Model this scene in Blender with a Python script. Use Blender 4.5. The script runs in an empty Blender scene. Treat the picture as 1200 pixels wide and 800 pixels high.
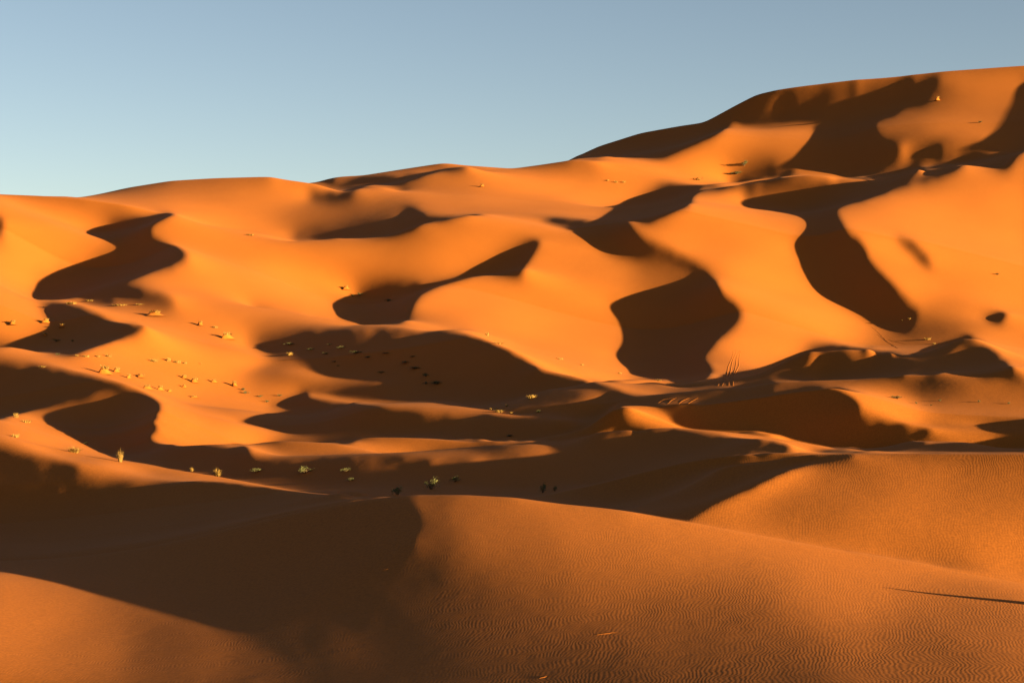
import bpy, bmesh, math, random, time
import numpy as np
from mathutils import Vector

# ------------------------------------------------------------------ camera, sky, sun
sc = bpy.context.scene
COL = sc.collection
F_PX = 2000.0                      # focal length, in units of a 1200 pixel wide frame
SUN_TAN = .105                     # tangent of the height angle of the sun
SUN_AZ = math.radians(33)       # how far behind the camera's right the sun stands

cam_d = bpy.data.cameras.new('camera')
cam_d.sensor_width = 36.0
cam_d.lens = 36.0 * F_PX / 1200.0
cam_d.clip_start = 0.5
cam_d.clip_end = 20000.0
cam = bpy.data.objects.new('camera', cam_d)
cam.location = (0, 0, 0)
cam.rotation_euler = (math.radians(90), 0, 0)
COL.objects.link(cam)
sc.camera = cam

FACING_SCALE = 1.05

to_sun = Vector((math.cos(SUN_AZ), -math.sin(SUN_AZ), SUN_TAN)).normalized()
elev = math.atan(SUN_TAN)
world = bpy.data.worlds.new('World')
sc.world = world
world.use_nodes = True
wn = world.node_tree
sky = wn.nodes.new('ShaderNodeTexSky')
sky.sky_type = 'NISHITA'
sky.sun_disc = False
sky.sun_elevation = elev
sky.sun_rotation = math.atan2(to_sun.x, to_sun.y)
sky.altitude = 900
sky.air_density = 0.62
sky.dust_density = 1.6
sky.ozone_density = 0.0
wn.links.new(sky.outputs[0], wn.nodes['Background'].inputs[0])
wn.nodes['Background'].inputs[1].default_value = 0.0215

sun_d = bpy.data.lights.new('sun', 'SUN')
sun_d.energy = 5.0
sun_d.angle = math.radians(0.5)
sun_d.color = (1.0, 0.74, 0.36)
sun = bpy.data.objects.new('sun', sun_d)
sun.rotation_euler = (-to_sun).to_track_quat('-Z', 'Y').to_euler()
COL.objects.link(sun)

sc.view_settings.view_transform = 'Standard'
sc.view_settings.look = 'None'
sc.view_settings.exposure = 3.03
sc.view_settings.gamma = 1.0

# shadow outlines, lit gaps inside them, crest lines (distance in metres, line, where it is a true skyline) and the
# cosine between slope and sun at a few places
SHADE = [
 [(205.5,250),(192,249),(185,251),(162,255.5),(137,259.5),(112,266),(99,272.5),(112,277.5),(130,284),(139,289),(136,294),(117,300),(92,309),(62,319.5),(46,329),(42,337),(36,345),(41,351),(57,354),(77,353),(100,347),(125,337),(150,329),(175,320),(207,309),(221,301),(217,296),(204,288),(185,283),(175,277),(172,271),(177,264),(192,256)],
 [(94,351),(120,342),(140,335),(162,340),(187,345),(207,350),(187,353),(150,352),(128,351),(135,357),(110,356),(94,354)],
 [(51,357),(75,355.5),(95,360),(112,369),(130,377.5),(150,380.5),(165,379.5),(169.5,382.5),(160,390),(135,399),(82,414.5),(50,413),(0,408),(-100,400),(-100,396),(0,404.5),(20,399),(45,391),(60,385),(60,377),(54,371),(48,362)],
 [(-60,250),(0,256),(3,263),(0,275),(-60,292)],
 [(-100,420),(0,426),(20,431),(50,430.5),(75,434),(112,442),(140,451),(170,462),(187,472),(185,480),(179,494),(182,504),(172,512),(180,520),(200,522),(237,522),(277,524),(287,521),(291,528),(292,534),(300,538),(350,540),(425,540.5),(475,540),(525,542),(537,543),(557,541),(575,538),(600,537),(632,534),(642,533),(650,524),(640,520),(617,518),(650,511),(700,504),(737,502),(787,501),(792,502),(825,509),(862,512),(900,516),(920,519),(929,524),(925,529),(885,528.5),(860,532),(840,536),(851,541),(887,541),(912,537),(930,532),(932,537),(975,536),(1005,534),(985,538),(935,546),(898,562),(874,574),(834,591),(800,612),(780,640),(425,620),(425,582),(350,574),(300,565),(250,556),(200,549),(150,540),(135,537),(105,525),(87,514),(70,505),(52,495),(47,486),(67,479),(100,472),(130,466),(136,460),(135,455),(112,455),(100,466),(70,472),(37,481),(15,486),(0,492),(-100,500)],
 [(-100,585),(0,579),(50,575),(100,572),(150,569),(200,566),(237,564),(300,570),(350,577),(425,583),(400,588),(340,599),(280,614),(220,629),(160,641),(110,648),(60,653),(0,656),(-100,660)],
 [(285,404),(307,399),(337,394),(375,390),(425,389),(462,386),(480,386),(487,388),(512,388),(537,390),(562,397),(595,409),(612,420),(635,435),(660,439),(690,446),(712,452),(737,464),(757,474),(737,472),(725,472),(722,474),(720,485),(712,496),(702,503),(650,511),(607,517),(550,517),(500,513),(425,511),(415,512),(412,519),(405,521),(390,519),(402,514),(375,511),(325,505),(300,500),(280,495),(289,491),(297,487),(320,484),(357,482),(320,476),(287,474.5),(262,472),(237,467),(212,457),(237,451),(287,452),(375,451),(462,450),(412,445),(375,440),(355,429),(335,416),(307,409)],
 [(809,476),(850,459),(890,440),(925,420),(947,407),(970,404),(1000,406),(1037,412),(1075,420),(1100,425),(1112,430),(1112,436),(1087,436),(1050,440),(1012,445),(950,445),(901,444),(902,452),(905,461),(937,455),(962,454),(980,456),(995,464),(1004,471),(1005,480),(1000,487),(1010,494),(1030,498),(1062,501),(1095,505),(1075,512),(1050,517),(1140,519),(1185,511),(1480,500),(1480,531),(1200,529.5),(930,528.5),(980,526),(975,524),(950,520),(900,511),(850,505),(790,500),(787,490),(780,482),(770,477),(757,474)],
 [(1140,497),(1165,494),(1300,485),(1300,507),(1185,510),(1150,505)],
 [(927,286),(932,282),(962,282),(982,281),(995,276),(1005,280),(1012,290),(1014,300),(1025,315),(1042,329),(1055,346),(1072,361),(1075,365),(1065,387),(1055,391),(1040,387),(1025,381),(1007,369),(987,359),(965,349),(952,337),(939,312),(936,300)],
 [(1085,410),(1092,405),(1112,399),(1132,391),(1150,400),(1170,415),(1192,437),(1215,458),(1197,446),(1150,437),(1112,430),(1097,424),(1087,416)],
 [(869,242),(871,235),(880,226),(900,219),(937,212),(975,209),(1015,207.5),(1072,215),(1040,225),(1010,235),(990,240),(976,246),(985,260),(991,272),(995,276),(982,281),(962,282),(932,282),(935,280),(944,270),(947,262),(940,254),(925,251),(900,247)],
 [(852,214),(857,207),(875,200),(920,195),(932,182),(952,162),(959,137),(967,126),(975,120),(1000,107),(1001,104.5),(987,105),(962,114),(952,111),(949,107.5),(937,114),(925,126),(912,133),(887,141),(862,146),(837,160),(812,170),(787,180),(775,184),(737,186),(670,187),(700,160),(750,140),(885,95),(1115,70),(1112,85),(1100,95),(1085,102),(1082,109),(1090,117),(1075,119),(1060,122),(1047,135),(1025,140),(1021,150),(1032,165),(1050,177),(1062,180),(1100,177),(1132,174),(1150,169),(1170,147),(1182,125),(1187,107),(1200,89),(1330,60),(1400,100),(1300,160),(1200,176),(1182,187),(1172,195),(1150,194),(1130,194),(1105,205),(1072,215),(1015,207.5),(982,204),(950,201),(925,202),(900,208),(875,213)],
 [(1045,275),(1055,279),(1070,286),(1080,296),(1091,310),(1091,313),(1085,312),(1075,305),(1071,295),(1062,289),(1054,284)],
 [(1150,372),(1160,367),(1177,365),(1176,375),(1172,380),(1160,379)],
 [(635,259),(642,255.5),(662,256),(687,258),(700,258),(712,249),(735,235),(760,225),(772,222.5),(786,223),(775,220),(766,218),(790,217),(825,217),(845,217),(817,221),(811,231),(807,241),(787,250),(772,256),(760,262.5),(750,261),(736,259),(734,257.5),(737,266),(745,276),(760,285),(777,291),(775,299),(750,301),(725,300),(705,296),(695,289),(680,277),(660,266)],
 [(772,289),(785,295),(800,301),(820,313),(812,317),(795,307),(775,299)],
 [(815,311),(825,317),(836,327),(842,339),(850,349),(864,359),(870,368),(860,383),(850,390),(832,406),(821,421),(835,432),(830,442),(812,448),(792,448),(770,444),(750,441),(737,439),(739,434),(727,425),(721,416),(729,405),(732,390),(725,374),(713,361),(716,354),(735,346),(775,335),(816,322)],
 [(389,359),(394,352),(412,346),(427,337),(445,334),(475,332),(515,331),(530,327),(550,316),(570,305),(600,290),(615,284),(632,281),(627,294),(615,310),(610,322),(597,323),(570,324),(532,329),(515,335),(492,344),(485,355),(475,372),(470,379),(440,380),(425,378),(397,373),(393,365)],
 [(337,279.5),(362,274),(400,269),(442,263),(462,257.5),(472,251),(477,242),(487,246),(497,254),(515,255),(530,254),(555,253),(530,256),(500,261),(480,269),(460,276),(435,279),(400,280),(362,280)],
 [(362,224),(382,224),(405,225),(415,224),(412,227),(395,234),(377,236),(365,232)],
 [(370,214),(382,209),(390,207),(387,217),(400,215),(425,210),(455,209),(487,204),(525,198),(550,194),(540,199),(500,205),(475,212),(465,219),(450,217),(435,217),(422,220),(407,225),(387,220)],
 [(1068,419),(1092,413),(1112,428),(1168,440),(1150,442),(1112,439),(1075,438)],
 [(-100,522),(0,530),(50,537),(95,547),(80,552),(50,554),(0,552),(-100,550)],
]
SHADE_FLANK = [[(-100,600),(380,560),(440,573),(484,590),(492,610),(480,640),(447,667),(400,685),(371,699),(337,716),(290,737),(256,735),(230,727),(189,716),(152,705),(101,692),(51,678),(0,669),(-100,664)]]
LIT_GAPS = [
 [(208,457),(237,450),(287,451),(375,450.5),(455,450),(440,452),(400,456),(357,459),(337,464),(320,477),(287,476),(262,473),(237,468)],
 [(357,459),(375,460),(405,467),(450,469),(500,471),(550,477),(600,484),(667,491),(655,496),(620,492),(590,488),(562,484),(560,488),(537,489),(500,487),(450,479),(425,475),(390,471),(357,468)],
 [(635,459),(660,456),(695,456),(717,461),(700,467),(662,474),(637,477),(605,482),(597,477),(612,471),(630,467)],
 [(885,95),(885,117),(912,111),(950,106),(1000,101),(1055,97),(1115,92),(1130,60)],
]
CRESTS = [
 (37,[(-100,860),(1500,860)],[]),
 (70,[(-100,658),(0,655),(60,652),(110,647),(160,640),(220,628),(280,613),(340,598),(400,587),(440,581),(490,577),(540,577),(600,580),(655,588),(725,596),(800,607),(901,626),(1002,645),(1087,660),(1200,681),(1500,735)],[(-100,1500)]),
 (84,[(-100,650),(0,640),(100,625),(200,610),(300,596),(380,582),(425,584),(520,590),(600,597),(700,604),(725,600),(750,590),(800,567),(850,545),(905,539),(935,530),(1200,531),(1500,534)],[(850,1500)]),
 (91,[(-100,615),(0,606),(100,593),(200,576),(250,566),(300,568),(350,575.5),(425,583.5),(520,589),(600,594),(700,592),(760,580),(800,560),(850,543),(905,536),(935,532),(1200,533),(1500,535)],[]),
 (97,[(-100,580),(0,566),(50,556),(100,546.5),(150,549),(200,556),(250,562),(300,568),(350,576),(425,583),(520,589),(600,590),(640,579),(700,566),(750,553),(800,541),(850,532),(890,529),(930,529.5),(1000,532),(1200,533),(1500,535)],[(640,930)]),
 (103,[(-100,525),(0,530),(30,529),(60,533),(100,541),(150,547),(200,554.5),(250,560.5),(300,567),(350,575.5),(425,582.5),(520,588),(600,586),(640,578.5),(700,567),(750,554),(800,542),(850,533),(905,531),(930,531),(1000,532.5),(1200,533),(1500,535)],[]),
 (108,[(-100,485),(0,509),(50,520.5),(100,532),(150,540),(200,549),(250,556),(300,565),(350,574),(425,582),(520,587),(600,583),(640,578),(700,569),(750,556),(800,544),(850,535),(905,532),(935,532),(1200,533),(1500,535)],[(-100,425)]),
 (120,[(-100,495),(0,512),(100,530),(150,541),(190,552),(270,555),(325,555),(390,551),(425,554),(475,560),(540,565),(600,572),(640,574),(700,567),(750,554),(800,542),(850,533),(890,531),(930,532),(1200,533),(1500,536)],[]),
 (138,[(-100,490),(0,506),(100,526),(190,544),(250,545),(300,542),(475,543),(540,544),(560,542),(600,536),(632,534),(660,522),(700,505),(745,501),(787,500),(850,505),(900,511),(975,524),(1062,527),(1200,530),(1500,531)],[(690,975)]),
 (148,[(-100,475),(0,490),(100,512),(190,533),(250,532),(287,521),(312,517),(330,515.5),(362,517),(400,519.5),(425,524),(462,532),(487,537),(525,541.5),(560,541),(600,537),(632,535),(660,524),(700,506.5),(745,502.5),(787,501.5),(850,506.5),(900,512),(975,524.5),(1200,530),(1500,531)],[(255,490)]),
 (155,[(-100,470),(0,485),(100,508),(190,530),(250,535),(300,523),(350,518.5),(390,519),(402,517),(415,512),(425,511),(475,512),(550,516),(607,517),(650,513),(700,507),(745,504),(787,503),(850,508),(900,513),(975,525),(1200,530),(1500,531)],[(412,600)]),
 (160,[(-100,462),(0,477),(100,502),(190,525),(277,528),(312,522),(400,519),(425,515),(500,514),(607,518),(650,511.5),(690,500),(708,486),(722,474.5),(740,476),(757,479),(770,483),(787,491),(800,503.5),(850,507),(900,512.5),(975,525),(1200,530),(1500,531)],[(715,735)]),
 (167,[(-100,455),(0,470),(100,495),(190,521),(277,524),(312,520),(400,519),(425,516),(500,516),(607,519),(650,512),(690,503),(712,490),(724,477),(740,473.5),(757,474.5),(790,476.5),(810,475),(860,468),(905,461),(937,455),(962,454),(980,456),(1004,467),(1050,471),(1100,474),(1185,482),(1300,490),(1500,515)],[(809,970)]),
 (185,[(-100,430),(0,445),(100,472),(190,503),(277,510),(300,505),(357,488),(425,495),(500,501),(560,503),(620,506),(650,504),(690,495),(712,482),(724,473.5),(757,473.5),(810,475),(850,463),(890,450),(901,446),(962,443),(1012,441),(1050,438),(1087,436),(1112,432),(1140,423),(1168,413),(1200,423),(1300,455),(1500,510)],[(895,1100)]),
 (210,[(-100,400),(0,412),(80,425),(150,442),(187,470),(225,482),(275,493),(300,488),(357,470),(425,475),(500,486),(560,487),(620,492),(660,495),(700,484),(724,473),(757,473),(809,475),(850,459),(890,440),(925,420),(947,407),(970,405),(1000,407.5),(1037,413.5),(1075,418),(1095,408),(1112,401),(1132,391),(1150,398),(1200,418),(1300,450),(1500,510)],[(809,1100)]),
 (225,[(-100,385),(0,398),(100,410),(212,457),(250,470),(287,474.5),(320,474),(337,462),(357,459),(375,460),(405,467),(450,469),(500,471),(550,477),(600,484),(650,490),(667,490),(700,480),(724,474),(757,476),(809,479),(850,465),(890,447),(925,428),(970,413),(1000,411),(1037,416),(1075,419),(1090,411),(1112,403),(1132,393),(1160,406),(1200,424),(1500,505)],[]),
 (260,[(-100,370),(0,380),(57,385),(100,385),(150,388),(200,397),(285,408),(337,405),(400,402),(480,394),(512,390),(600,403),(700,437),(737,446),(770,446),(810,447),(830,442),(850,448),(870,450),(890,443),(925,424),(970,408),(1000,409),(1037,414),(1075,414),(1090,407),(1112,400),(1132,391),(1160,404),(1200,421),(1500,500)],[]),
 (320,[(-100,338),(0,343),(60,352),(130,350),(207,350),(250,353),(300,357),(350,365),(397,373),(440,380),(470,381.5),(540,383),(600,392),(680,408),(725,420),(760,428),(800,420),(832,405),(860,411),(890,422),(925,420),(970,405),(1000,404),(1037,406),(1060,396),(1090,397),(1132,389),(1160,400),(1200,416),(1500,495)],[(290,440)]),
 (385,[(-100,290),(0,300),(60,320),(130,315),(207,325),(300,335),(397,345),(500,350),(600,355),(700,378),(730,389),(790,390),(840,378),(870,369),(940,374),(990,373),(1040,366),(1072,361),(1132,378),(1200,397),(1500,480)],[]),
 (460,[(-100,225),(0,227),(50,229),(98,232),(150,238),(192,248),(205,250),(250,265),(300,281),(337,280),(400,280),(435,279),(460,276),(480,269),(500,261),(530,256),(560,253),(600,256),(650,262),(700,264),(734,258),(760,262),(787,250),(807,241),(840,240),(900,247),(940,255),(960,265),(990,272),(1050,262),(1120,262),(1200,270),(1500,350)],[(-100,200),(337,560)]),
 (600,[(-100,235),(0,234),(98,231),(150,219),(200,211),(250,208),(318,206),(330,209),(370,214),(404,224),(422,220),(435,217),(450,217),(480,226),(520,237),(560,245),(600,246),(640,247),(700,238),(760,224),(786,222),(811,222),(845,217),(860,215),(900,208),(925,203),(950,201),(982,204),(1015,207.5),(1072,215),(1105,205),(1130,194),(1172,195),(1182,187),(1200,176),(1300,185),(1500,260)],[(98,470),(850,1200)]),
 (720,[(-100,245),(98,240),(200,224),(300,218),(370,214),(382,209),(400,206),(425,205),(475,197),(520,190),(545,193),(600,197),(640,191.5),(670,187),(735,187),(800,178),(850,158),(887,143),(950,158),(1000,148),(1040,137),(1100,150),(1180,165),(1300,200),(1500,270)],[(370,700)]),
 (800,[(-100,250),(98,245),(300,229),(500,202),(600,200),(640,196),(670,189),(700,182),(750,170),(800,160),(850,142),(890,124),(937,114),(967,126),(1020,120),(1082,108),(1110,108),(1180,115),(1300,140),(1500,200)],[]),
 (900,[(-100,255),(98,250),(300,235),(500,205),(600,204),(640,200),(670,187),(700,170),(750,153),(800,144),(825,140.5),(860,120),(886,105.5),(912,99),(950,94),(1000,88.5),(1055,85),(1115,79.5),(1200,72),(1300,75),(1500,130)],[(675,1300)]),
 (1150,[(-100,290),(300,270),(600,250),(800,215),(1000,190),(1500,190)],[]),
]
FACING = [(50,240,0.4),(50,300,0.5),(150,240,0.36),(250,225,0.4),(250,260,0.45),(300,230,0.42),(370,260,0.36),(430,240,0.33),(460,240,0.3),(350,320,0.5),(550,300,0.5),(400,320,0.5),(600,230,0.42),(520,225,0.36),(520,250,0.42),(700,240,0.43),(700,205,0.38),(850,180,0.36),(950,160,0.33),(1120,150,0.22),(1060,150,0.18),(1150,90,0.17),(900,215,0.34),(850,260,0.43),(800,280,0.48),(900,320,0.5),(950,380,0.48),(1100,240,0.44),(1150,260,0.4),(1050,330,0.44),(1150,420,0.32),(1180,330,0.38),(790,315,0.28),(690,320,0.42),(640,320,0.45),(560,350,0.42),(600,380,0.47),(700,440,0.45),(650,430,0.43),(850,430,0.3),(880,415,0.42),(300,370,0.36),(250,365,0.33),(200,400,0.42),(300,420,0.45),(100,390,0.42),(50,370,0.42),(20,395,0.38),(100,420,0.36),(200,430,0.33),(200,455,0.38),(220,500,0.36),(300,510,0.42),(250,478,0.28),(350,527,0.22),(500,525,0.25),(450,475,0.22),(740,490,0.3),(60,505,0.22),(80,470,0.12),(60,562,0.15),(150,562,0.165),(50,520,0.36),(150,543,0.3),(1050,480,0.36),(930,450,0.3),(1100,458,0.13),(1180,470,0.14),(1090,390,0.12),(660,465,0.1),(1110,512,0.12),
(50,720,0.221),(100,760,0.172),(200,760,0.123),(300,780,0.11),(250,770,0.14),(400,760,0.085),(600,640,0.086),(560,583,0.18),(480,583,0.188),(700,620,0.13),(800,640,0.141),(1000,670,0.162),(1150,690,0.114),(1180,660,0.227),(1050,620,0.179),(950,600,0.13),(1000,560,0.135),(1150,560,0.135),(1100,540,0.17),(600,740,0.057),(800,720,0.057),(900,780,0.046),(1100,760,0.061),(1150,720,0.088),(860,740,0.046),(500,700,0.053),(700,780,0.053),(890,535,0.48),(505,605,.012),(512,630,.014),(490,655,.012),(500,655,.03),(470,678,.03),(445,695,.02),(395,715,.02),(345,735,.025),(558,598,.07),(575,640,.085),(545,680,.07),(40,543,0.04),(-40,540,0.04),(100,538,0.13),(200,557,0.13),(300,569,0.075),(315,437,0.08),(100,532,0.3),(50,516,0.36),(900,106,0.05),(950,98,0.05),(1000,94,0.05),(1050,90,0.05),(1090,87,0.05)]
# ------------------------------------------------------------------ shaping the sand
# The sand is one surface of heights. Rows of it point at the sun; along each row a
# crest shades the sand below the light ray that touches it. Crest lines, shadow
# outlines and the tilt of the lit slopes are known; a least-squares fit finds the smooth
# surface that satisfies them all under the real sun.
def sun_row_scale(u):
    t = (u - 600.0) / F_PX
    den = math.cos(SUN_AZ) + t * math.sin(SUN_AZ)
    return math.cos(SUN_AZ) / den, F_PX * t / den

def rounded(p):
    q = np.roll(p, -1, 0)
    return np.stack([.8 * p + .2 * q, .2 * p + .8 * q], 1).reshape(-1, 2)

MX0, MX1, MY0, MY1, MSC = -100, 1500, 0, 900, 2
def fill(polys):
    W = int((MX1 - MX0) * MSC); H = int((MY1 - MY0) * MSC)
    m = np.zeros((H, W), bool)
    px = MX0 + (np.arange(W) + .5) / MSC; ys = MY0 + (np.arange(H) + .5) / MSC
    for p in polys:
        a = rounded(np.array(p, float)); b = np.roll(a, -1, 0)
        c = np.zeros((H, W), bool)
        for (xa, ya), (xb, yb) in zip(a, b):
            if ya == yb: continue
            r0 = max(0, int(math.ceil((min(ya, yb) - MY0) * MSC - .5)))
            r1 = min(H, int(math.ceil((max(ya, yb) - MY0) * MSC - .5)))
            if r1 <= r0: continue
            xi = xa + (ys[r0:r1] - ya) / (yb - ya) * (xb - xa)
            c[r0:r1] ^= px[None, :] < xi[:, None]
        m |= c
    return m

SHADE_FAR = fill(SHADE) & ~fill(LIT_GAPS)
SHADE_NEAR = fill(SHADE_FLANK)

def tilt_map():
    s = .25
    x = MX0 + (np.arange(int((MX1 - MX0) * s)) + .5) / s; y = MY0 + (np.arange(int((MY1 - MY0) * s)) + .5) / s
    XX, YY = np.meshgrid(x, y); num = np.zeros_like(XX); den = np.zeros_like(XX)
    for (u, v, i) in FACING:
        w = 1 / (((XX - u) ** 2 + ((YY - v) * 1.6) ** 2) / 45. ** 2 + .05) ** 1.8
        num += w * i; den += w
    return num / den * FACING_SCALE
TILT = tilt_map()

def look(m, u, v, s):
    vv = np.clip(v, 0, 797.9)
    return m[np.clip(((vv - MY0) * s).astype(int), 0, m.shape[0] - 1), np.clip(((u - MX0) * s).astype(int), 0, m.shape[1] - 1)]

def first_guess(du, rs):
    u = np.arange(-100, 1500.1, du); n = len(u)
    C = []; ys = []; real = []
    for y, p, s in CRESTS:
        p = np.array(p, float)
        v = np.interp(u, p[:, 0], p[:, 1]); vp = np.pad(v, 1, 'edge')
        C.append(.25 * vp[:-2] + .5 * vp[1:-1] + .25 * vp[2:]); ys.append(y)
        r = np.zeros(n)
        for a, b in s: r = np.maximum(r, np.clip(np.minimum((u - a + 10) / 20, (b + 10 - u) / 20), 0, 1))
        real.append(r)
    rows = []; yk = []; kind = []; rl = []; lp = []
    for j in range(len(C) - 1):
        gap = np.maximum(C[j] - C[j + 1], 0)
        nr = int(np.clip(np.percentile(gap[(u > 0) & (u < 1200)], 97) / (3.2 * rs) + 6 / rs, 8 / rs, 70 / rs))
        for r in range(nr):
            q = r / nr
            dip = real[j] * np.minimum(.5 * gap + 4, 16) * (math.exp(-((q - .14) / .10) ** 2) if j else 0)
            lp.append(j + q); rows.append(C[j] * (1 - q) + C[j + 1] * q + dip)
            yk.append(ys[j] * (ys[j + 1] / ys[j]) ** q)
            kind.append(j if r == 0 else -1); rl.append(real[j] if r == 0 else np.zeros(n))
    lp.append(len(C) - 1.); rows.append(C[-1]); yk.append(ys[-1]); kind.append(len(C) - 1); rl.append(np.zeros(n))
    return u, np.array(rows), np.array(yk), np.array(kind), np.array(rl), np.array(lp)

def seen(V):
    m = np.minimum.accumulate(V, 0)
    prev = np.vstack([np.full((1, V.shape[1]), 1e9), m[:-1]])
    return V < prev + .05

def fit(u, V0, V, kind, rl, rounds, inner, P, log=False):
    K, N = V.shape; g, X = sun_row_scale(u); du = u[1] - u[0]
    inside = (u >= -5) & (u <= 1205); UU = np.broadcast_to(u, V.shape)
    k1 = int(np.flatnonzero(kind == 1)[0]); seen0 = seen(V0)
    sky_v = np.full(N, 1e9)
    for j, ua, ub in SKYLINE: sky_v = np.where((u >= ua) & (u <= ub), V0[np.flatnonzero(kind == j)[0]], sky_v)
    sky_v[sky_v > 1e8] = -1e9
    rows_of = {int(kind[k]): k for k in np.flatnonzero(kind >= 0)}
    dX = np.diff(X); e = math.atan(SUN_TAN)
    c0 = (g[:-1] * du / dX)[None, :]; c1 = (-g[1:] * du / dX)[None, :]
    cb = (400 * (g[:-1] - g[1:]) * du / dX)[None, :]
    pos = np.broadcast_to(np.arange(N), V.shape)
    for it in range(rounds):
        Q = -(V - 400) * g - SUN_TAN * X
        vis = seen(V)
        sh = look(SHADE_FAR, UU, V, MSC); sh[:k1 + 1] = look(SHADE_NEAR, UU[:k1 + 1], V[:k1 + 1], MSC)
        cls = np.where(vis & (V > sky_v - 1.5), np.where(sh, 0, 1), -1)
        nl = np.clip(look(TILT, UU, V, .25), P['fl'], .85)
        hs = np.tan(e - np.arcsin(nl)); hs = .5 * (hs[:, 1:] + hs[:, :-1])
        lit2 = (cls[:, 1:] == 1) & (cls[:, :-1] == 1)
        Mx = np.maximum.accumulate(Q[:, ::-1], 1)[:, ::-1]
        newmax = (Q >= Mx)
        am = np.maximum.accumulate(np.where(newmax, N - 1 - pos, -1)[:, ::-1], 1)[:, ::-1]
        am = N - 1 - am                              # column of the occluding crest
        shp = np.zeros((K, N - 1)); shw = np.zeros((K, N - 1)); cre = np.zeros((K, N))
        IA = []; IB = []; OFF = []; WT = []
        for k in range(K):
            c = cls[k]; z = np.flatnonzero(c == 0)
            if len(z) == 0: continue
            brk = np.flatnonzero(np.diff(z) > 1)
            for a0, b0 in zip(np.r_[z[0], z[brk + 1]], np.r_[z[brk], z[-1]]):
                ln = b0 - a0 + 1; lo = max(a0 - 1, 0); hi = min(b0 + 1, N - 1)
                shp[k, lo:hi] = SUN_TAN + P['dip'] * ((np.arange(lo, hi) - lo + .5) / (hi - lo) - .5) * 2; shw[k, lo:hi] = P['shw']
                a = a0 - 1; b = b0 + 1
                if b >= N: continue
                if c[b] == -1:
                    e_ = b
                    while e_ < N and c[e_] == -1: e_ += 1
                    b = b + int(np.argmax(Q[k, b:e_])); cre[k, b] = max(cre[k, b], .3)
                else:
                    cre[k, b] = 1; cre[k, b0] = 1
                if a >= 0 and c[a] == 1:
                    IA.append([k * N + a]); IB.append([k * N + b]); OFF.append([0.]); WT.append([P['cp'] * min(1, ln * du / 24)])
                i = np.arange(a0, b0 + 1)
                bad = i[Mx[k, i] <= Q[k, i] + P['dl']]; bad = bad[bad != b]
                if len(bad):
                    IA.append(k * N + bad); IB.append(np.full(len(bad), k * N + b))
                    OFF.append(-np.minimum(np.minimum(bad - a0 + 1, (b0 - bad + 1) * 2) * du * .06, P['dmax'])); WT.append(np.full(len(bad), P['in']))
        cre[:k1 + 1] *= .25                         # the near dune rolls over softly
        lv = (cls == 1) & (Mx > Q + .02)
        kk, ii = np.nonzero(lv)
        if len(kk):
            IA.append(kk * N + ii); IB.append(kk * N + am[kk, ii]); OFF.append(np.full(len(kk), .2)); WT.append(P['lv'] * np.where(inside[ii], 1, .3))
        IA = np.concatenate(IA).astype(np.int64); IB = np.concatenate(IB).astype(np.int64); OFF = np.concatenate(OFF); WT = np.concatenate(WT)
        if log and (it % 5 == 4 or it == rounds - 1): print(it, 'lit', len(kk), 'pairs', len(IA), flush=True)
        ga = g[IA % N]; gb = g[IB % N]
        ib = SUN_TAN * (X[IA % N] - X[IB % N]) - 400 * (ga - gb) + OFF; iw = WT ** 2
        # weights, squared
        ws = np.maximum(np.where(lit2, P['lit'], 0.) * np.where(inside[1:], 1, .3), shw) ** 2
        tgt = np.where(lit2, hs, shp) * du + cb
        wu = np.where(cre[:, 1:-1] > 0, 1 - P['cr'] * cre[:, 1:-1], 1) * P['su']
        wu = np.where(cls[:, 1:-1] == -1, wu * .5, wu) ** 2
        crk = np.maximum(np.maximum(cre[1:-1], cre[2:]), cre[:-2])
        wk = P['sk'] * (1 - .93 * rl[1:-1]) * (1 - P.get('crk', .5) * crk)
        wk = np.where((cls[1:-1] == -1) | (cls[:-2] == -1), wk * .6, wk) ** 2
        wm = P['sm'] ** 2
        wa = (np.where(kind[:, None] >= 0, P['guide'], P['anc']) + rl * P['sil']) * np.where(inside, 1, .6)
        wa[0] = 1.0
        for j, ua, ub in SKYLINE: wa[rows_of[j]] = np.where((u >= ua) & (u <= ub), P['sky'], wa[rows_of[j]])
        wa = np.where((vis & ~seen0) | (V < sky_v - .5), np.maximum(wa, P['hid']), wa) ** 2
        wf = np.where((V[:-1] - V[1:] < P['fold_gap']) & seen0[:-1] & seen0[1:] & (rl[:-1] < .5), P['fold'], 0.) ** 2
        wf[rows_of[16]:] *= 7.
        def normal_op(x, o):
            np.multiply(wa, x, out=o)
            t = ws * (c0 * x[:, :-1] + c1 * x[:, 1:]); o[:, :-1] += c0 * t; o[:, 1:] += c1 * t
            t = x[:, :-2] + x[:, 2:]; t -= 2 * x[:, 1:-1]; t *= wu
            o[:, :-2] += t; o[:, 2:] += t; t *= 2; o[:, 1:-1] -= t
            t = x[:-2] + x[2:]; t -= 2 * x[1:-1]; t *= wk
            o[:-2] += t; o[2:] += t; t *= 2; o[1:-1] -= t
            t = x[:-1] - x[1:]; t *= wf; o[:-1] += t; o[1:] -= t
            d = x[:, 1:] - x[:, :-1]; t = (d[1:] - d[:-1]); t *= wm
            o[1:, 1:] += t; o[1:, :-1] -= t; o[:-1, 1:] -= t; o[:-1, :-1] += t
            xf = x.ravel(); t = iw * (gb * xf[IB] - ga * xf[IA])
            of = o.ravel(); of += np.bincount(IB, gb * t, K * N); of -= np.bincount(IA, ga * t, K * N)
            return o
        b = wa * V0; b[:-1] += wf * P['fold_gap']; b[1:] -= wf * P['fold_gap']
        t = ws * tgt; b[:, :-1] += c0 * t; b[:, 1:] += c1 * t
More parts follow.
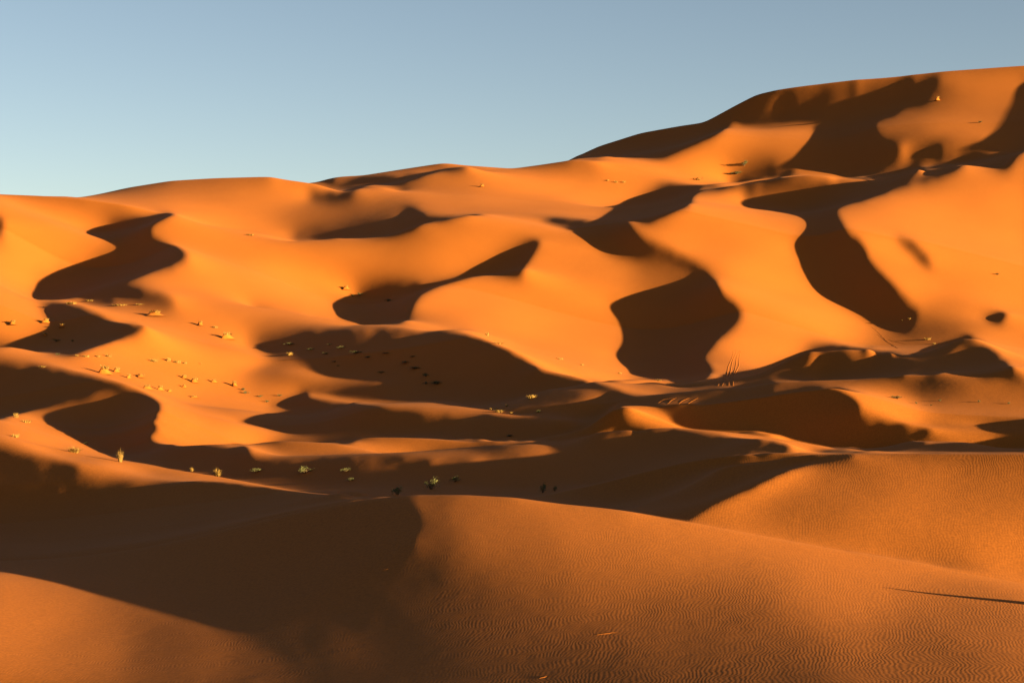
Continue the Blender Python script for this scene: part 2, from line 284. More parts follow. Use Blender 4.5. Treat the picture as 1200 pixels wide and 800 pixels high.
        bf = b.ravel(); bf += np.bincount(IB, gb * iw * ib, K * N); bf -= np.bincount(IA, ga * iw * ib, K * N)
        D = wa + 1e-9
        D[:, :-1] += c0 ** 2 * ws; D[:, 1:] += c1 ** 2 * ws
        D[:, :-2] += wu; D[:, 2:] += wu; D[:, 1:-1] += 4 * wu
        D[:-2] += wk; D[2:] += wk; D[1:-1] += 4 * wk
        D += 4 * wm; D[:-1] += wf; D[1:] += wf
        D += (np.bincount(IB, gb ** 2 * iw, K * N) + np.bincount(IA, ga ** 2 * iw, K * N)).reshape(K, N)
        x = V.copy(); o = np.empty_like(x)
        r = b - normal_op(x, o); z = r / D; p = z.copy(); rz = float(np.vdot(r, z))
        for c in range(inner):
            Ap = normal_op(p, o); al = rz / float(np.vdot(p, Ap))
            x += al * p; r -= al * Ap; np.divide(r, D, out=z)
            rn = float(np.vdot(r, z)); p *= rn / rz; p += z; rz = rn
        V = V + P['step'] * np.clip(x - V, -12, 12)
    return V

def shape_dunes(P, rounds, rounds_fine, log=False):
    u, V0, yk, kind, rl, lp = first_guess(8, 1.6)
    V = fit(u, V0, V0.copy(), kind, rl, rounds, 60, P, log)
    u2, V02, yk2, kind2, rl2, lp2 = first_guess(4, .8)
    D = V - V0
    A = np.stack([np.interp(u2, u, r) for r in D]); A = np.stack([np.interp(lp2, lp, A[:, i]) for i in range(len(u2))], 1)
    P = dict(P)
    for k in ('su', 'sk', 'sm'): P[k] *= 2
    for k in ('anc', 'guide', 'in', 'lv'): P[k] *= .5
    P['cp'] *= .7; P['sil'] *= .7; P['step'] = .6
    V2 = fit(u2, V02, V02 + A, kind2, rl2, rounds_fine, 90, P, log)
    m = .25 * (1 - np.maximum(rl2[1:-1], np.maximum(rl2[2:], rl2[:-2])))
    for k in range(3): V2[1:-1] += m * (V2[2:] - 2 * V2[1:-1] + V2[:-2])       # take the saw teeth off the crests
    return u2, V2, yk2, kind2, lp2
SKYLINE = [(19, -100, 100), (20, 100, 372), (21, 372, 668), (23, 668, 1300)]    # which crest line meets the sky, from where to where
FIT = dict(sky=3., fold=.2, fold_gap=.3, lit=.5, shw=.08, dip=.15, cp=.8, dl=.1, dmax=4., lv=.5, su=.25, sk=.3, sm=.15, guide=.03, anc=.012, sil=2., step=.7, hid=.4, cr=.9, fl=.015)
FIT['in'] = .5

FIT.update(lit=.8, su=.4, sk=.5, sm=.6, cp=2., lv=1., shw=.3, dip=.3, dl=.3, guide=.04, anc=.02, hid=1.)
FIT['in'] = 2.
U, V, YK, KIND, LP = shape_dunes(FIT, 50, 16)

def blur(a, s):
    r = int(3 * s + 1); x = np.arange(-r, r + 1); k = np.exp(-x * x / 2 / s / s); k /= k.sum()
    p = np.pad(a, ((r, r), (r, r)), 'edge')
    p = sum(k[i] * p[i:i + a.shape[0]] for i in range(2 * r + 1))
    return sum(k[i] * p[:, i:i + a.shape[1]] for i in range(2 * r + 1))

def up2(a, axis):                  # 4-point midpoint refinement
    a = np.moveaxis(a, axis, 0)
    p = np.concatenate([2 * a[:1] - a[1:2], a, 2 * a[-1:] - a[-2:-1]])
    mid = (-p[:-3] + 9 * p[1:-2] + 9 * p[2:-1] - p[3:]) / 16
    o = np.empty((2 * len(a) - 1,) + a.shape[1:]); o[0::2] = a; o[1::2] = mid
    return np.moveaxis(o, 0, axis)

V = blur(V, 0.9)
V = up2(up2(V, 1), 0)
U = up2(U, 0)
YR = np.exp(up2(np.log(YK), 0))
T = (U - 600.0) / F_PX
G = math.cos(SUN_AZ) / (math.cos(SUN_AZ) + T * math.sin(SUN_AZ))
PY = YR[:, None] * G[None, :]
PX = PY * T[None, :]
PZ = -(V - 400.0) / F_PX * PY

def grid_normals(X, Y, Z):
    P = np.stack([X, Y, Z], 2)
    a = np.gradient(P, axis=1); b = np.gradient(P, axis=0)
    n = np.cross(a, b); n /= np.linalg.norm(n, axis=2, keepdims=True) + 1e-12
    return n

NRM = grid_normals(PX, PY, PZ)

def terrain_z(x, y, tol=None):
    """height of the sand under a point of the plan"""
    t = x / y; u = 600 + F_PX * t
    g = math.cos(SUN_AZ) / (math.cos(SUN_AZ) + t * math.sin(SUN_AZ))
    i = (u - U[0]) / (U[1] - U[0]); i0 = int(min(max(i, 0), len(U) - 2)); fi = i - i0
    yr = y / g
    k0 = int(min(max(np.searchsorted(YR, yr) - 1, 0), len(YR) - 2)); fk = (yr - YR[k0]) / (YR[k0 + 1] - YR[k0])
    v = (V[k0, i0] * (1 - fi) + V[k0, i0 + 1] * fi) * (1 - fk) + (V[k0 + 1, i0] * (1 - fi) + V[k0 + 1, i0 + 1] * fi) * fk
    return -(v - 400.0) / F_PX * y

# ------------------------------------------------------------------ materials
def new_mat(name):
    m = bpy.data.materials.new(name); m.use_nodes = True
    nt = m.node_tree
    b = nt.nodes['Principled BSDF']
    return m, nt, b

def node(nt, typ, **kw):
    n = nt.nodes.new(typ)
    for k, v in kw.items():
        if k.startswith('in_'):
            n.inputs[int(k[3:]) if k[3:].isdigit() else k[3:]].default_value = v
        else: setattr(n, k, v)
    return n

def sand_material():
    m, nt, b = new_mat('orange_sand'); L = nt.links.new
    geo = node(nt, 'ShaderNodeNewGeometry')
    n1 = node(nt, 'ShaderNodeTexNoise'); n1.inputs['Scale'].default_value = 0.05; n1.inputs['Detail'].default_value = 5
    n2 = node(nt, 'ShaderNodeTexNoise'); n2.inputs['Scale'].default_value = 9.0; n2.inputs['Detail'].default_value = 4
    L(geo.outputs['Position'], n1.inputs['Vector']); L(geo.outputs['Position'], n2.inputs['Vector'])
    mx = node(nt, 'ShaderNodeMix', data_type='RGBA')
    mx.inputs['A'].default_value = (0.25, 0.073, 0.0085, 1); mx.inputs['B'].default_value = (0.285, 0.086, 0.0105, 1)
    L(n1.outputs['Fac'], mx.inputs['Factor'])
    mx2 = node(nt, 'ShaderNodeMix', data_type='RGBA', blend_type='MULTIPLY'); mx2.inputs['Factor'].default_value = 0.25
    L(mx.outputs['Result'], mx2.inputs['A']); L(n2.outputs['Color'], mx2.inputs['B'])
    hs = node(nt, 'ShaderNodeMapRange'); hs.inputs['From Min'].default_value = 0.3; hs.inputs['From Max'].default_value = 0.7
    hs.inputs['To Min'].default_value = 0.8; hs.inputs['To Max'].default_value = 1.1
    L(n2.outputs['Fac'], hs.inputs['Value'])
    vm = node(nt, 'ShaderNodeVectorMath', operation='SCALE'); L(mx.outputs['Result'], vm.inputs[0]); L(hs.outputs['Result'], vm.inputs['Scale'])
    L(vm.outputs['Vector'], b.inputs['Base Color'])
    b.inputs['Roughness'].default_value = 0.95
    b.inputs['Specular IOR Level'].default_value = 0.1
    # wind ripples: wavy bands about 0.2 m apart, crests running away from the viewer
    warp = node(nt, 'ShaderNodeTexNoise'); warp.inputs['Scale'].default_value = 0.5; warp.inputs['Detail'].default_value = 3
    L(geo.outputs['Position'], warp.inputs['Vector'])
    wsub = node(nt, 'ShaderNodeVectorMath', operation='MULTIPLY_ADD'); wsub.inputs[1].default_value = (1.0, 1.0, 0); wsub.inputs[2].default_value = (0, 0, 0)
    L(warp.outputs['Color'], wsub.inputs[0])
    add = node(nt, 'ShaderNodeVectorMath', operation='ADD'); L(geo.outputs['Position'], add.inputs[0]); L(wsub.outputs[0], add.inputs[1])
    mp = node(nt, 'ShaderNodeMapping'); mp.inputs['Rotation'].default_value = (0, 0, math.radians(18)); mp.inputs['Scale'].default_value = (1, 0.55, 0)
    L(add.outputs[0], mp.inputs['Vector'])
    wv = node(nt, 'ShaderNodeTexWave', wave_type='BANDS', bands_direction='X'); wv.inputs['Scale'].default_value = 2.9
    wv.inputs['Distortion'].default_value = 2.6; wv.inputs['Detail'].default_value = 1.5; wv.inputs['Detail Scale'].default_value = 0.55
    L(mp.outputs[0], wv.inputs['Vector'])
    patch = node(nt, 'ShaderNodeTexNoise'); patch.inputs['Scale'].default_value = 0.12; patch.inputs['Detail'].default_value = 2
    L(geo.outputs['Position'], patch.inputs['Vector'])
    pr = node(nt, 'ShaderNodeMapRange'); pr.inputs['From Min'].default_value = 0.35; pr.inputs['From Max'].default_value = 0.6
    pr.inputs['To Min'].default_value = 0.35; pr.inputs['To Max'].default_value = 1.0; L(patch.outputs['Fac'], pr.inputs['Value'])
    sep = node(nt, 'ShaderNodeSeparateXYZ'); L(geo.outputs['Position'], sep.inputs[0])
    fade = node(nt, 'ShaderNodeMapRange'); fade.inputs['From Min'].default_value = 70; fade.inputs['From Max'].default_value = 115
    fade.inputs['To Min'].default_value = 1; fade.inputs['To Max'].default_value = 0; L(sep.outputs['Y'], fade.inputs['Value'])
    mu = node(nt, 'ShaderNodeMath', operation='MULTIPLY'); L(pr.outputs[0], mu.inputs[0]); L(fade.outputs[0], mu.inputs[1])
    bp = node(nt, 'ShaderNodeBump'); bp.inputs['Distance'].default_value = 0.0016
    L(mu.outputs[0], bp.inputs['Strength']); L(wv.outputs['Fac'], bp.inputs['Height'])
    grain = node(nt, 'ShaderNodeTexNoise'); grain.inputs['Scale'].default_value = 1.4; grain.inputs['Detail'].default_value = 6
    L(geo.outputs['Position'], grain.inputs['Vector'])
    bp2 = node(nt, 'ShaderNodeBump'); bp2.inputs['Distance'].default_value = 0.02; bp2.inputs['Strength'].default_value = 0.35
    L(grain.outputs['Fac'], bp2.inputs['Height']); L(bp.outputs[0], bp2.inputs['Normal'])
    swell = node(nt, 'ShaderNodeTexNoise'); swell.inputs['Scale'].default_value = 0.16; swell.inputs['Detail'].default_value = 4
    smp = node(nt, 'ShaderNodeMapping'); smp.inputs['Scale'].default_value = (1, 0.45, 1.6); smp.inputs['Rotation'].default_value = (0, 0, math.radians(35))
    L(geo.outputs['Position'], smp.inputs['Vector']); L(smp.outputs[0], swell.inputs['Vector'])
    bp3 = node(nt, 'ShaderNodeBump'); bp3.inputs['Distance'].default_value = 0.12; bp3.inputs['Strength'].default_value = 0.4
    L(swell.outputs['Fac'], bp3.inputs['Height']); L(bp2.outputs[0], bp3.inputs['Normal'])
    L(bp3.outputs[0], b.inputs['Normal'])
    return m

SAND = sand_material()

# ------------------------------------------------------------------ sand meshes
def sheet(name, X, Y, Z, N, label=None):
    K, M = X.shape
    me = bpy.data.meshes.new(name)
    me.vertices.add(K * M)
    me.vertices.foreach_set('co', np.stack([X, Y, Z], 2).reshape(-1).astype(np.float32))
    i = np.arange(K * M).reshape(K, M)
    q = np.stack([i[:-1, :-1], i[:-1, 1:], i[1:, 1:], i[1:, :-1]], 2).reshape(-1)
    nq = len(q) // 4
    me.loops.add(len(q)); me.loops.foreach_set('vertex_index', q.astype(np.int32))
    me.polygons.add(nq); me.polygons.foreach_set('loop_start', (np.arange(nq) * 4).astype(np.int32))
    me.update(calc_edges=True)
    me.polygons.foreach_set('use_smooth', np.ones(nq, bool))
    if N is not None: me.normals_split_custom_set_from_vertices(N.reshape(-1, 3).astype(np.float32))
    me.materials.append(SAND)
    o = bpy.data.objects.new(name, me); COL.objects.link(o)
    o['kind'] = 'structure'
    if label: o['label'] = label
    return o

def layer_row(x): return 2 * int(np.argmin(np.abs(LP - x)))
last = 2 * (len(LP) - 1)
for k0, k1, lab in ((0, layer_row(1.14), 'smooth rippled orange dune crest filling the near foreground'),
                    (layer_row(1.14), layer_row(6.14), 'low dune slopes just behind the near crest'),
                    (layer_row(6.14), layer_row(14.1), 'shadowed hollows and low dunes in the middle ground'),
                    (layer_row(14.1), last, 'tall sunlit dunes rising to the skyline')):
    s = slice(k0, k1 + 1)
    sheet('sand_dune', PX[s], PY[s], PZ[s], NRM[s], lab)

# ------------------------------------------------------------------ sand beyond the frame: under the camera, at the sides, and a plain to the horizon
yy = np.linspace(-90, YR[0], 60); xx = np.linspace(-140, 90, 90)
z0 = float(PZ[0].mean())
t_ = (np.linspace(U[0], U[-1], 90) - 600) / F_PX
first = np.interp(np.linspace(U[0], U[-1], 90), U, PZ[0])
GX = np.empty((60, 90)); GY = np.empty((60, 90)); GZ = np.empty((60, 90))
edge_x = np.interp(np.linspace(U[0], U[-1], 90), U, PX[0]); edge_y = np.interp(np.linspace(U[0], U[-1], 90), U, PY[0])
for r in range(60):
    q = r / 59.0
    GX[r] = edge_x * q + (edge_x * 3.5) * (1 - q)
    GY[r] = edge_y * q + (-90) * (1 - q)
    mound = 7.0 * np.exp(-((GX[r]) ** 2 + (GY[r] + 3) ** 2) / 130.0)
    GZ[r] = first * q + (z0 - 1.5) * (1 - q) + mound * min(1.0, (1 - q) * 2.2)
sheet('sand_foreground', GX, GY, GZ, None)
for side, edge in (('left', (0, -1)), ('right', (len(U) - 1, 1))):
    c, way = edge
    n = 24
    SX = np.empty((len(YR), n)); SY = np.empty((len(YR), n)); SZ = np.empty((len(YR), n))
    for i in range(n):
        q = i / (n - 1)
        SX[:, i] = PX[:, c] + way * q * (40 + 0.8 * PY[:, c]); SY[:, i] = PY[:, c] + (0 if way > 0 else 0.05) * q * PY[:, c]
        low = np.minimum(PZ[:, c], -13.0 + 0 * PY[:, c])
        SZ[:, i] = low + (PZ[:, c] - low) * (0.5 + 0.5 * math.cos(math.pi * q)) if way > 0 else PZ[:, c] - 0.05 * q * PY[:, c] * 0.3 + (low - PZ[:, c]) * q ** 3
    if way < 0: SX, SY, SZ = SX[:, ::-1], SY[:, ::-1], SZ[:, ::-1]
    sheet('sand_slope', SX, SY, SZ, None)
gx, gy = np.meshgrid(np.linspace(-9000, 9000, 40), np.linspace(-3000, 15000, 40))
sheet('desert_plain', gx, gy, np.full(gx.shape, -16.0), None)

# ------------------------------------------------------------------ finding the sand along a line of sight
def on_sand(u, v):
    i = (u - U[0]) / (U[1] - U[0]); i0 = int(i); f = i - i0
    col = V[:, i0] * (1 - f) + V[:, i0 + 1] * f
    k = int(np.flatnonzero(col <= v)[0])
    if k > 0:
        a, b = col[k - 1], col[k]; q = (a - v) / max(a - b, 1e-6)
        q = min(max(q, 0), 1); yr = YR[k - 1] * (1 - q) + YR[k] * q
    else: yr = YR[0]
    g = G[i0] * (1 - f) + G[i0 + 1] * f
    y = yr * g
    return Vector(((u - 600) / F_PX * y, y, -(v - 400) / F_PX * y))

# ------------------------------------------------------------------ plants
def plain_mat(name, c1, c2, rough=0.8, scale=3.0, trans=0.0):
    m, nt, b = new_mat(name); L = nt.links.new
    geo = node(nt, 'ShaderNodeNewGeometry')
    n = node(nt, 'ShaderNodeTexNoise'); n.inputs['Scale'].default_value = scale
    L(geo.outputs['Position'], n.inputs['Vector'])
    mx = node(nt, 'ShaderNodeMix', data_type='RGBA'); mx.inputs['A'].default_value = c1 + (1,); mx.inputs['B'].default_value = c2 + (1,)
    L(n.outputs['Fac'], mx.inputs['Factor']); L(mx.outputs['Result'], b.inputs['Base Color'])
    b.inputs['Roughness'].default_value = rough; b.inputs['Specular IOR Level'].default_value = 0.15
    return m
STRAW = plain_mat('dry_straw', (0.15, 0.085, 0.018), (0.21, 0.125, 0.03))
OLIVE = plain_mat('olive_leaf', (0.05, 0.052, 0.018), (0.08, 0.076, 0.028))
TWIG = plain_mat('dead_twig', (0.05, 0.03, 0.015), (0.08, 0.05, 0.025))

def blades(luck, n, w, h, width, spread, droop):
    """n curved tapering blades rising from a patch w wide to height h"""
    vs = []; fs = []
    for i in range(n):
        a = luck.uniform(0, 2 * math.pi); r = w * .5 * spread * math.sqrt(luck.random())
        x0, y0 = r * math.cos(a), r * math.sin(a)
        b = a + luck.uniform(-.9, .9); out = w * .5 * luck.uniform(.25, 1.0)
        hh = h * luck.uniform(.45, 1.0); wd = width * luck.uniform(.6, 1.2)
        c = b + math.pi / 2 + luck.uniform(-.6, .6); sx, sy = math.cos(c) * wd * .5, math.sin(c) * wd * .5
        base = len(vs)
        for q in (0, .45, .8):
            px = x0 + math.cos(b) * out * q ** 1.6; py = y0 + math.sin(b) * out * q ** 1.6
            pz = hh * (q - droop * q ** 3) - .04 * h
            k = 1 - .75 * q
            vs += [(px - sx * k, py - sy * k, pz), (px + sx * k, py + sy * k, pz)]
        vs.append((x0 + math.cos(b) * out, y0 + math.sin(b) * out, hh * (1 - droop) - .04 * h))
        fs += [(base, base + 1, base + 3, base + 2), (base + 2, base + 3, base + 5, base + 4), (base + 4, base + 5, base + 6)]
    return vs, fs

def leaves(luck, n, w, h, size):
    """small leaf faces in several loose clumps, with stems showing between"""
    vs = []; fs = []
    clumps = [(luck.uniform(-.36, .36) * w, luck.uniform(-.36, .36) * w, luck.uniform(.3, .78) * h, luck.uniform(.14, .26)) for _ in range(7)]
    for i in range(n):
        cx, cy, cz, cr = luck.choice(clumps)
        x = cx + luck.gauss(0, cr * w * .6); y = cy + luck.gauss(0, cr * w * .6); z = max(.02 * h, cz + luck.gauss(0, cr * h * .7))
        a = Vector((luck.gauss(0, 1), luck.gauss(0, 1), luck.gauss(0, .7))).normalized() * size * luck.uniform(.6, 1.3)
        b = a.cross(Vector((luck.gauss(0, 1), luck.gauss(0, 1), luck.gauss(0, 1)))).normalized() * size * .4
        p = Vector((x, y, z)); base = len(vs)
        vs += [tuple(p - a), tuple(p + b), tuple(p + a), tuple(p - b)]; fs.append((base, base + 1, base + 2, base + 3))
    return vs, fs

def mesh_of(name, vs, fs, mat, smooth=False):
    me = bpy.data.meshes.new(name); me.from_pydata(vs, [], fs); me.update()
    me.materials.append(mat)
    if smooth: me.polygons.foreach_set('use_smooth', [True] * len(me.polygons))
    return me

def put(name, me, parent=None):
    o = bpy.data.objects.new(name, me); COL.objects.link(o)
    if parent:
        o.parent = parent
        if name != 'sand_mound': o['kind'] = 'stuff'       # hundreds of hair-thin blades or leaves
    return o

def mound_mesh(luck):
    vs = []; fs = []; n, m = 18, 6
    ph = [luck.uniform(0, 6.28) for _ in range(3)]
    for j in range(m + 1):
        q = j / m
        for i in range(n):
            a = 2 * math.pi * i / n
            r = (1 - q) * (1 + .12 * math.sin(2 * a + ph[0]) + .07 * math.sin(5 * a + ph[1]))
            vs.append((.5 * r * math.cos(a) - .12 * q, .5 * r * math.sin(a), .5 + .5 * math.cos(math.pi * (1 - q)) - .06))
    for j in range(m):
        for i in range(n):
            fs.append((j * n + i, j * n + (i + 1) % n, (j + 1) * n + (i + 1) % n, (j + 1) * n + i))
    return mesh_of('sand_mound', vs, fs, SAND, True)

luck = random.Random(11)
def unit_grass(n, width, droop, spread): return mesh_of('grass_blades', *blades(luck, n, 1.0, 1.0, width, spread, droop), STRAW)
GRASS_FAR = [unit_grass(70, .07, .35, .8) for _ in range(4)]
GRASS_NEAR = [unit_grass(150, .028, .22, .45) for _ in range(3)]
STALKS = [mesh_of('dry_stalks', *blades(luck, 26, .9, 1.15, .02, .3, .05), STRAW) for _ in range(2)]
BUSH = [mesh_of('leaf_mass', *leaves(luck, 420, 1.0, 1.0, .07), OLIVE) for _ in range(3)]
BRANCH = [mesh_of('twigs', *blades(luck, 40, .95, .9, .03, .25, .0), TWIG) for _ in range(2)]
MOUND = [mound_mesh(luck) for _ in range(2)]

def plant(u, v, w, h, kind, label, group=None):
    """kind: t far dry tuft, m tuft on a sand mound, n near grass clump, b bush, d low dead bush"""
    p = on_sand(u, v); s = p.y / F_PX
    W, H = w * s, h * s
    name = {'t': 'grass_tuft', 'm': 'grass_tuft', 'n': 'grass_clump', 'b': 'desert_shrub', 'd': 'dead_bush'}[kind]
    o = bpy.data.objects.new(name, None); COL.objects.link(o)
    o.empty_display_size = 0.2
    o.location = p; o.rotation_euler = (0, 0, luck.uniform(0, 6.28)); o.scale = (W, W * .8, H)
    o['label'] = label; o['category'] = 'shrub' if kind in 'bd' else 'grass'
    if group: o['group'] = group
    if kind == 't': put('blades', luck.choice(GRASS_FAR), o)
    elif kind == 'm':
        q = put('sand_mound', luck.choice(MOUND), o); q.scale = (1.25, 1.25, .62); q.rotation_euler = (0, 0, -o.rotation_euler.z)
        q = put('blades', luck.choice(GRASS_FAR), o); q.location = (0, 0, .42); q.scale = (.7, .7, .62)
    elif kind == 'n':
        put('blades', luck.choice(GRASS_NEAR), o); put('dry_stalks', luck.choice(STALKS), o)
    elif kind == 'b':
        put('leaf_mass', luck.choice(BUSH), o); put('twigs', luck.choice(BRANCH), o)
    else:
        put('twigs', luck.choice(BRANCH), o); q = put('leaf_mass', luck.choice(BUSH), o); q.scale = (1, 1, .8)
    return o

# single plants, one by one
for a in (
    (18, 512, 10, 7, 't', 'faint pale grass tuft at the left edge just above the near lit ridge'),
    (87, 530, 28, 9, 'n', 'wide low golden grass clump on the tip of the lit sand tongue at left'),
    (141, 541, 9, 18, 'n', 'tall thin dry grass clump standing on the lit ridge at left'),
    (225, 552, 8, 6, 'n', 'small dry grass clump on the ridge, right of the tall thin one'),
    (255, 558, 15, 12, 'n', 'spiky pale grass clump low on the ridge, rightmost of those on it'),
    (19, 489, 6, 10, 't', 'upright bright grass tuft at the end of the thin lit streak at far left'),
    (31, 495, 15, 6, 't', 'low wide yellow grass tuft just below the upright one at far left'),
    (300, 553, 17, 5, 'b', 'low green shrub in the shaded hollow, left of the largest green one'),
    (357, 554, 20, 8, 'b', 'largest rounded green shrub in the shaded hollow behind the near dune'),
    (405, 552, 12, 4, 'b', 'thin grey green shrub on the shaded ridge right of the largest green one'),
    (410, 563, 13, 5, 'd', 'dark low bush on the shaded slope just above the near crest'),
    (466, 579, 13, 9, 'b', 'sparse dusky shrub close behind the left end of the near crest'),
    (505, 573, 17, 13, 'b', 'dense dark green shrub right behind the top of the near crest'),
    (534, 564, 13, 6, 'b', 'low pale green shrub right of the dense dark one behind the crest'),
    (636, 577, 10, 11, 'b', 'upright dark green shrub in shade behind the middle of the near crest'),
    (650, 575, 7, 6, 'b', 'small dark shrub beside the upright one behind the near crest'),
    (182, 370, 25, 9, 'm', 'widest grass tuft on a sand hump among the tufts at left middle'),
    (235, 381, 10, 7, 'm', 'rounded grass tuft with a long dark shadow right of the widest hump'),
    (252, 384, 7, 4, 't', 'tiny tuft between the two sand humps at left middle'),
    (267, 397, 17, 11, 'm', 'large smooth sand hump topped with grass beside the big dark hollow'),
    (123, 438, 17, 14, 'm', 'tallest golden tuft, on a sand hump above the dark slip face at left'),
    (137, 436, 11, 8, 'm', 'lower golden tuft leaning against the right of the tallest golden tuft'),
    (340, 416, 10, 6, 't', 'single sunlit yellow tuft inside the big dark hollow'),
    (275, 452, 10, 8, 'm', 'round tuft with a bright top at the lower edge of the lit spit'),
    (623, 467, 12, 8, 't', 'bright leaning tuft in the dusky patch of the dark middle dune'),
    (585, 483, 12, 6, 't', 'yellow tuft at the foot of the dark dune, on the lit strip'),
    (631, 483, 9, 4, 'd', 'small dark bush right of the yellow tuft on the lit strip'),
    (597, 511, 12, 3, 'd', 'flat dark bush in the shaded trough under the lit strip'),
    (571, 393, 7, 7, 't', 'pointed yellow tuft with a thin shadow above the long dark crest'),
    (584, 403, 14, 4, 't', 'flat yellow tuft on the edge of the long dark crest'),
    (656, 421, 10, 4, 't', 'flat pale tuft on the open lit slope left of the winding shadow'),
    (772, 446, 8, 3, 't', 'small tuft on the lower edge of the winding shadow'),
    (406, 339, 9, 6, 'm', 'lone tuft with a dark shadow on the bright slope in the centre left'),
    (565, 219, 7, 5, 'm', 'lone tuft with a dark shadow on the high slope left of centre'),
    (817, 211, 16, 4, 't', 'wide yellow tuft on the high bright slope below the big dune'),
    (872, 194, 10, 7, 'd', 'dark scrub clump casting a long shadow below the big dune'),
    (863, 204, 12, 5, 'd', 'lower dark scrub clump near the tip of the shadow below the big dune'),
    (1099, 118, 7, 7, 'm', 'lone golden tuft on the sunlit patch of the big high dune'),
    (1148, 144, 6, 3, 'd', 'small dark tuft at the right of the sunlit patch on the high dune'),
    (293, 276, 12, 4, 't', 'flat golden tuft on the far slope right of the left winding shadow'),
    (1087, 398, 8, 5, 't', 'golden tuft in the dusky saddle between the two shadows at right'),
    (1051, 467, 13, 5, 'd', 'dark scrub clump on the dusky slope at lower right'),
    (1169, 322, 5, 3, 'd', 'tiny dark tuft alone on the broad lit slope at far right'),
):
    plant(*a)

NTH = ('first', 'second', 'third', 'fourth', 'fifth', 'sixth',
       'seventh', 'eighth', 'ninth', 'tenth', 'eleventh',
       'twelfth', 'thirteenth', 'fourteenth', 'fifteenth', 'sixteenth', 'rightmost')
def clump(spots, kind, label, group):
    spots = sorted(spots)
    for j, s in enumerate(spots):
        plant(*s, kind, ('rightmost' if j == len(spots) - 1 else ('leftmost' if j == 0 else NTH[j] + ' from the left')) + ' of the ' + label, group)
clump([(101, 418, 8, 4), (115, 418, 8, 4), (127, 418, 9, 6), (90, 417, 5, 3)], 't', 'small tufts in the left row on the shadow line', 'left row of tufts on the thin shadow line')
clump([(181, 424, 9, 7), (198, 423, 7, 7), (208, 425, 9, 6), (217, 426, 6, 5), (235, 426, 4, 2)], 't', 'small tufts in the right row on the shadow line', 'right row of tufts on the thin shadow line')
clump([(151, 443, 8, 7), (165, 442, 16, 6), (173, 456, 13, 8), (188, 457, 10, 8), (199, 459, 8, 5), (216, 443, 9, 6), (228, 448, 12, 8), (216, 454, 8, 5), (251, 448, 8, 6), (228, 466, 12, 4)], 'm', 'golden tufts on the flat above the dark slip face', 'tufts scattered on the sunlit flat at left')
clump([(15, 380, 12, 7), (54, 378, 10, 7), (73, 383, 9, 5), (53, 393, 8, 4)], 'm', 'golden tufts by the pointed shadow at far left', 'tufts by the pointed shadow at far left')
clump([(84, 356, 16, 5), (105, 353, 12, 4), (141, 358, 18, 4), (164, 357, 10, 3), (50, 430, 10, 3)], 't', 'flat golden tufts under the left winding shadow', 'flat tufts under the left winding shadow')
clump([(340, 404, 11, 4), (364, 410, 9, 3), (399, 408, 13, 4), (386, 404, 6, 2), (382, 415, 8, 3), (417, 414, 14, 4), (431, 419, 10, 3), (392, 424, 8, 2), (396, 429, 4, 2), (452, 414, 10, 2), (475, 425, 14, 3), (486, 432, 14, 4), (499, 441, 9, 6), (512, 450, 15, 6), (499, 450, 7, 4), (447, 437, 8, 3), (484, 418, 8, 2)], 'd', 'dark bushes in the big shaded hollow', 'dark bushes in the big hollow')
clump([(285, 457, 6, 4), (288, 461, 8, 4), (305, 465, 6, 3), (328, 464, 6, 3), (313, 471, 5, 3)], 'd', 'dark bushes in the trough under the lit spit', 'dark bushes under the lit spit')
clump([(594, 476, 4, 4), (575, 480, 3, 4), (581, 479, 3, 3), (599, 484, 6, 3)], 't', 'tiny tufts on the lit strip by the yellow one', 'tiny tufts on the lit strip')
clump([(682, 428, 6, 4), (726, 438, 5, 4), (712, 212, 4, 3), (722, 214, 5, 4), (731, 214, 5, 4)], 't', 'tiny pale tufts on the bright open slopes', 'tiny tufts on the bright slopes')
clump([(422, 346, 7, 4), (413, 347, 4, 3), (455, 353, 10, 4)], 'd', 'dark tufts by the long narrow hollow', 'tufts by the long narrow hollow')
clump([(1095, 403, 4, 3), (1066, 374, 4, 3), (1057, 376, 3, 3)], 't', 'tiny tufts in the dusky saddle at right', 'tiny tufts in the dusky saddle at right')
clump([(1074, 473, 4, 3), (1091, 475, 4, 2), (1101, 470, 4, 3), (1147, 471, 4, 3), (1182, 473, 4, 3), (67, 416, 6, 3), (85, 400, 5, 3), (66, 400, 9, 4)], 'd', 'tiny dark tufts scattered on dusky sand', 'tiny dark tufts on shaded sand')
plant(101, 520, 5, 3, 'd', 'small dark bush in the shade behind the lit sand tongue at left')

# ------------------------------------------------------------------ wheel tracks and scuffs pressed into the sand
def ridge(name, pts, rad, label, group=None, cat='track'):
    """a low soft ridge of pushed-up sand that follows the slope"""
    P = [on_sand(u, v) for u, v in pts]
    vs = []; fs = []
    n = len(P)
    for i, p in enumerate(P):
        d = (P[min(i + 1, n - 1)] - P[max(i - 1, 0)]); d.normalize()
        side = d.cross(Vector((0, 0, 1))).normalized()
        r = rad * (.35 + .65 * math.sin(math.pi * (i + .3) / (n - .4))) 
        for a, h in ((-1, -.25), (-.5, .28), (0, .42), (.5, .28), (1, -.25)):
            vs.append(tuple(p + side * a * r + Vector((0, 0, h * r))))
        if i:
            for k in range(4): fs.append((5 * i - 5 + k, 5 * i - 4 + k, 5 * i + 1 + k, 5 * i + k))
    o = put(name, mesh_of(name, vs, fs, SAND, True))
    o['label'] = label; o['category'] = cat
    if group: o['group'] = group
    return o

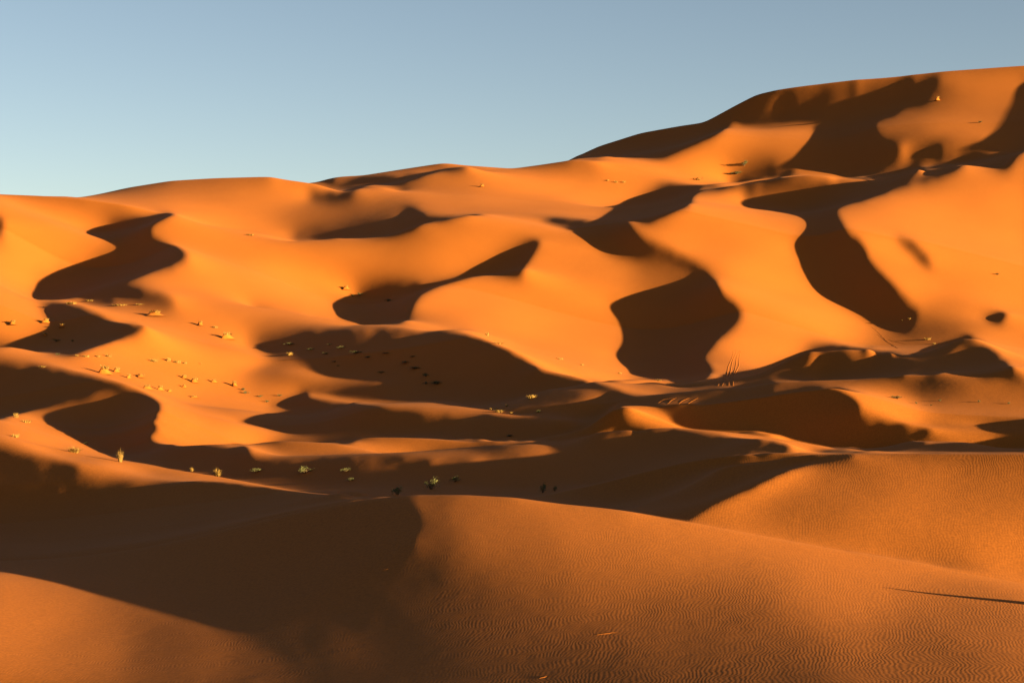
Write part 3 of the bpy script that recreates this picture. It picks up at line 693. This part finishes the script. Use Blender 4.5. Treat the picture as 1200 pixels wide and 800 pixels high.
def wavy(p, n, amp, seed):
    r = random.Random(seed); out = []
    p = [Vector(q) for q in p]; m = len(p) - 1
    for i in range(n + 1):
        t = i / n * m; k = min(int(t), m - 1); f = t - k
        q = p[k].lerp(p[k + 1], f); out.append((q.x + amp * math.sin(i * .7 + seed) + r.uniform(-.25, .25), q.y))
    return out
for j, dx in enumerate((0, 3, 7, 10)):
    ridge('wheel_track', wavy([(859 + dx, 410), (856 + dx, 425), (851 + dx, 440), (842 + dx * 1.6, 452)], 16, 1.0, j), .075,
          NTH[j] + ' from left of the wheel tracks down the slope by the winding shadow', 'wheel tracks down the lit slope')
for j, (a, b, c) in enumerate((((771, 472), (778, 468), (790, 466)), ((782, 473), (787, 469), (793, 466)), ((795, 473), (801, 469), (808, 466)), ((805, 474), (811, 470), (818, 466)))):
    ridge('wheel_track', wavy([a, b, c], 8, .3, j), .05, NTH[j] + ' from left of the short curved tracks in the lit valley bottom', 'curved tracks in the valley bottom')
for j, (a, b) in enumerate((((1021, 383), (1045, 404)), ((1027, 392), (1052, 408)), ((1040, 398), (1061, 403)))):
    ridge('wheel_track', wavy([a, b], 9, .8, j), .06, NTH[j] + ' from left of the faint tracks below the right winding shadow', 'faint tracks at right')
for u, v, w, lab in ((712, 742, 13, 'small scuffed ridge of sand in the middle of the near dune'), (638, 793, 6, 'small scuff at the bottom edge of the near dune'), (453, 667, 6, 'curved scuff at the soft edge of the near shadow')):
    ridge('sand_scuff', [(u - w, v + 1.5), (u - w * .5, v + .5), (u, v), (u + w * .5, v - 1.2), (u + w, v - 1)], .02 if w < 10 else .03, lab, None, 'footprint')

# a pointed hump of sand just outside the right edge; the shadow of it reaches into the near dune as a thin dark wedge
tip = on_sand(1038, 688)
foot = tip + Vector((math.cos(SUN_AZ), -math.sin(SUN_AZ), 0)) * 9.6
ground = terrain_z(foot.x, foot.y)
top = tip.z + 9.6 * SUN_TAN + 0.05 - ground
vs = []; fs = []
for j in range(9):
    q = j / 8
    for i in range(20):
        a = 2 * math.pi * i / 20; r = 1.15 * (1 - q) ** 1.15 + .01
        vs.append((foot.x + r * math.cos(a), foot.y + r * math.sin(a), ground - .25 + (top + .25) * q))
for j in range(8):
    for i in range(20): fs.append((j * 20 + i, j * 20 + (i + 1) % 20, j * 20 + 20 + (i + 1) % 20, j * 20 + 20 + i))
o = put('sand_hump', mesh_of('sand_hump', vs, fs, SAND, True)); o['kind'] = 'structure'
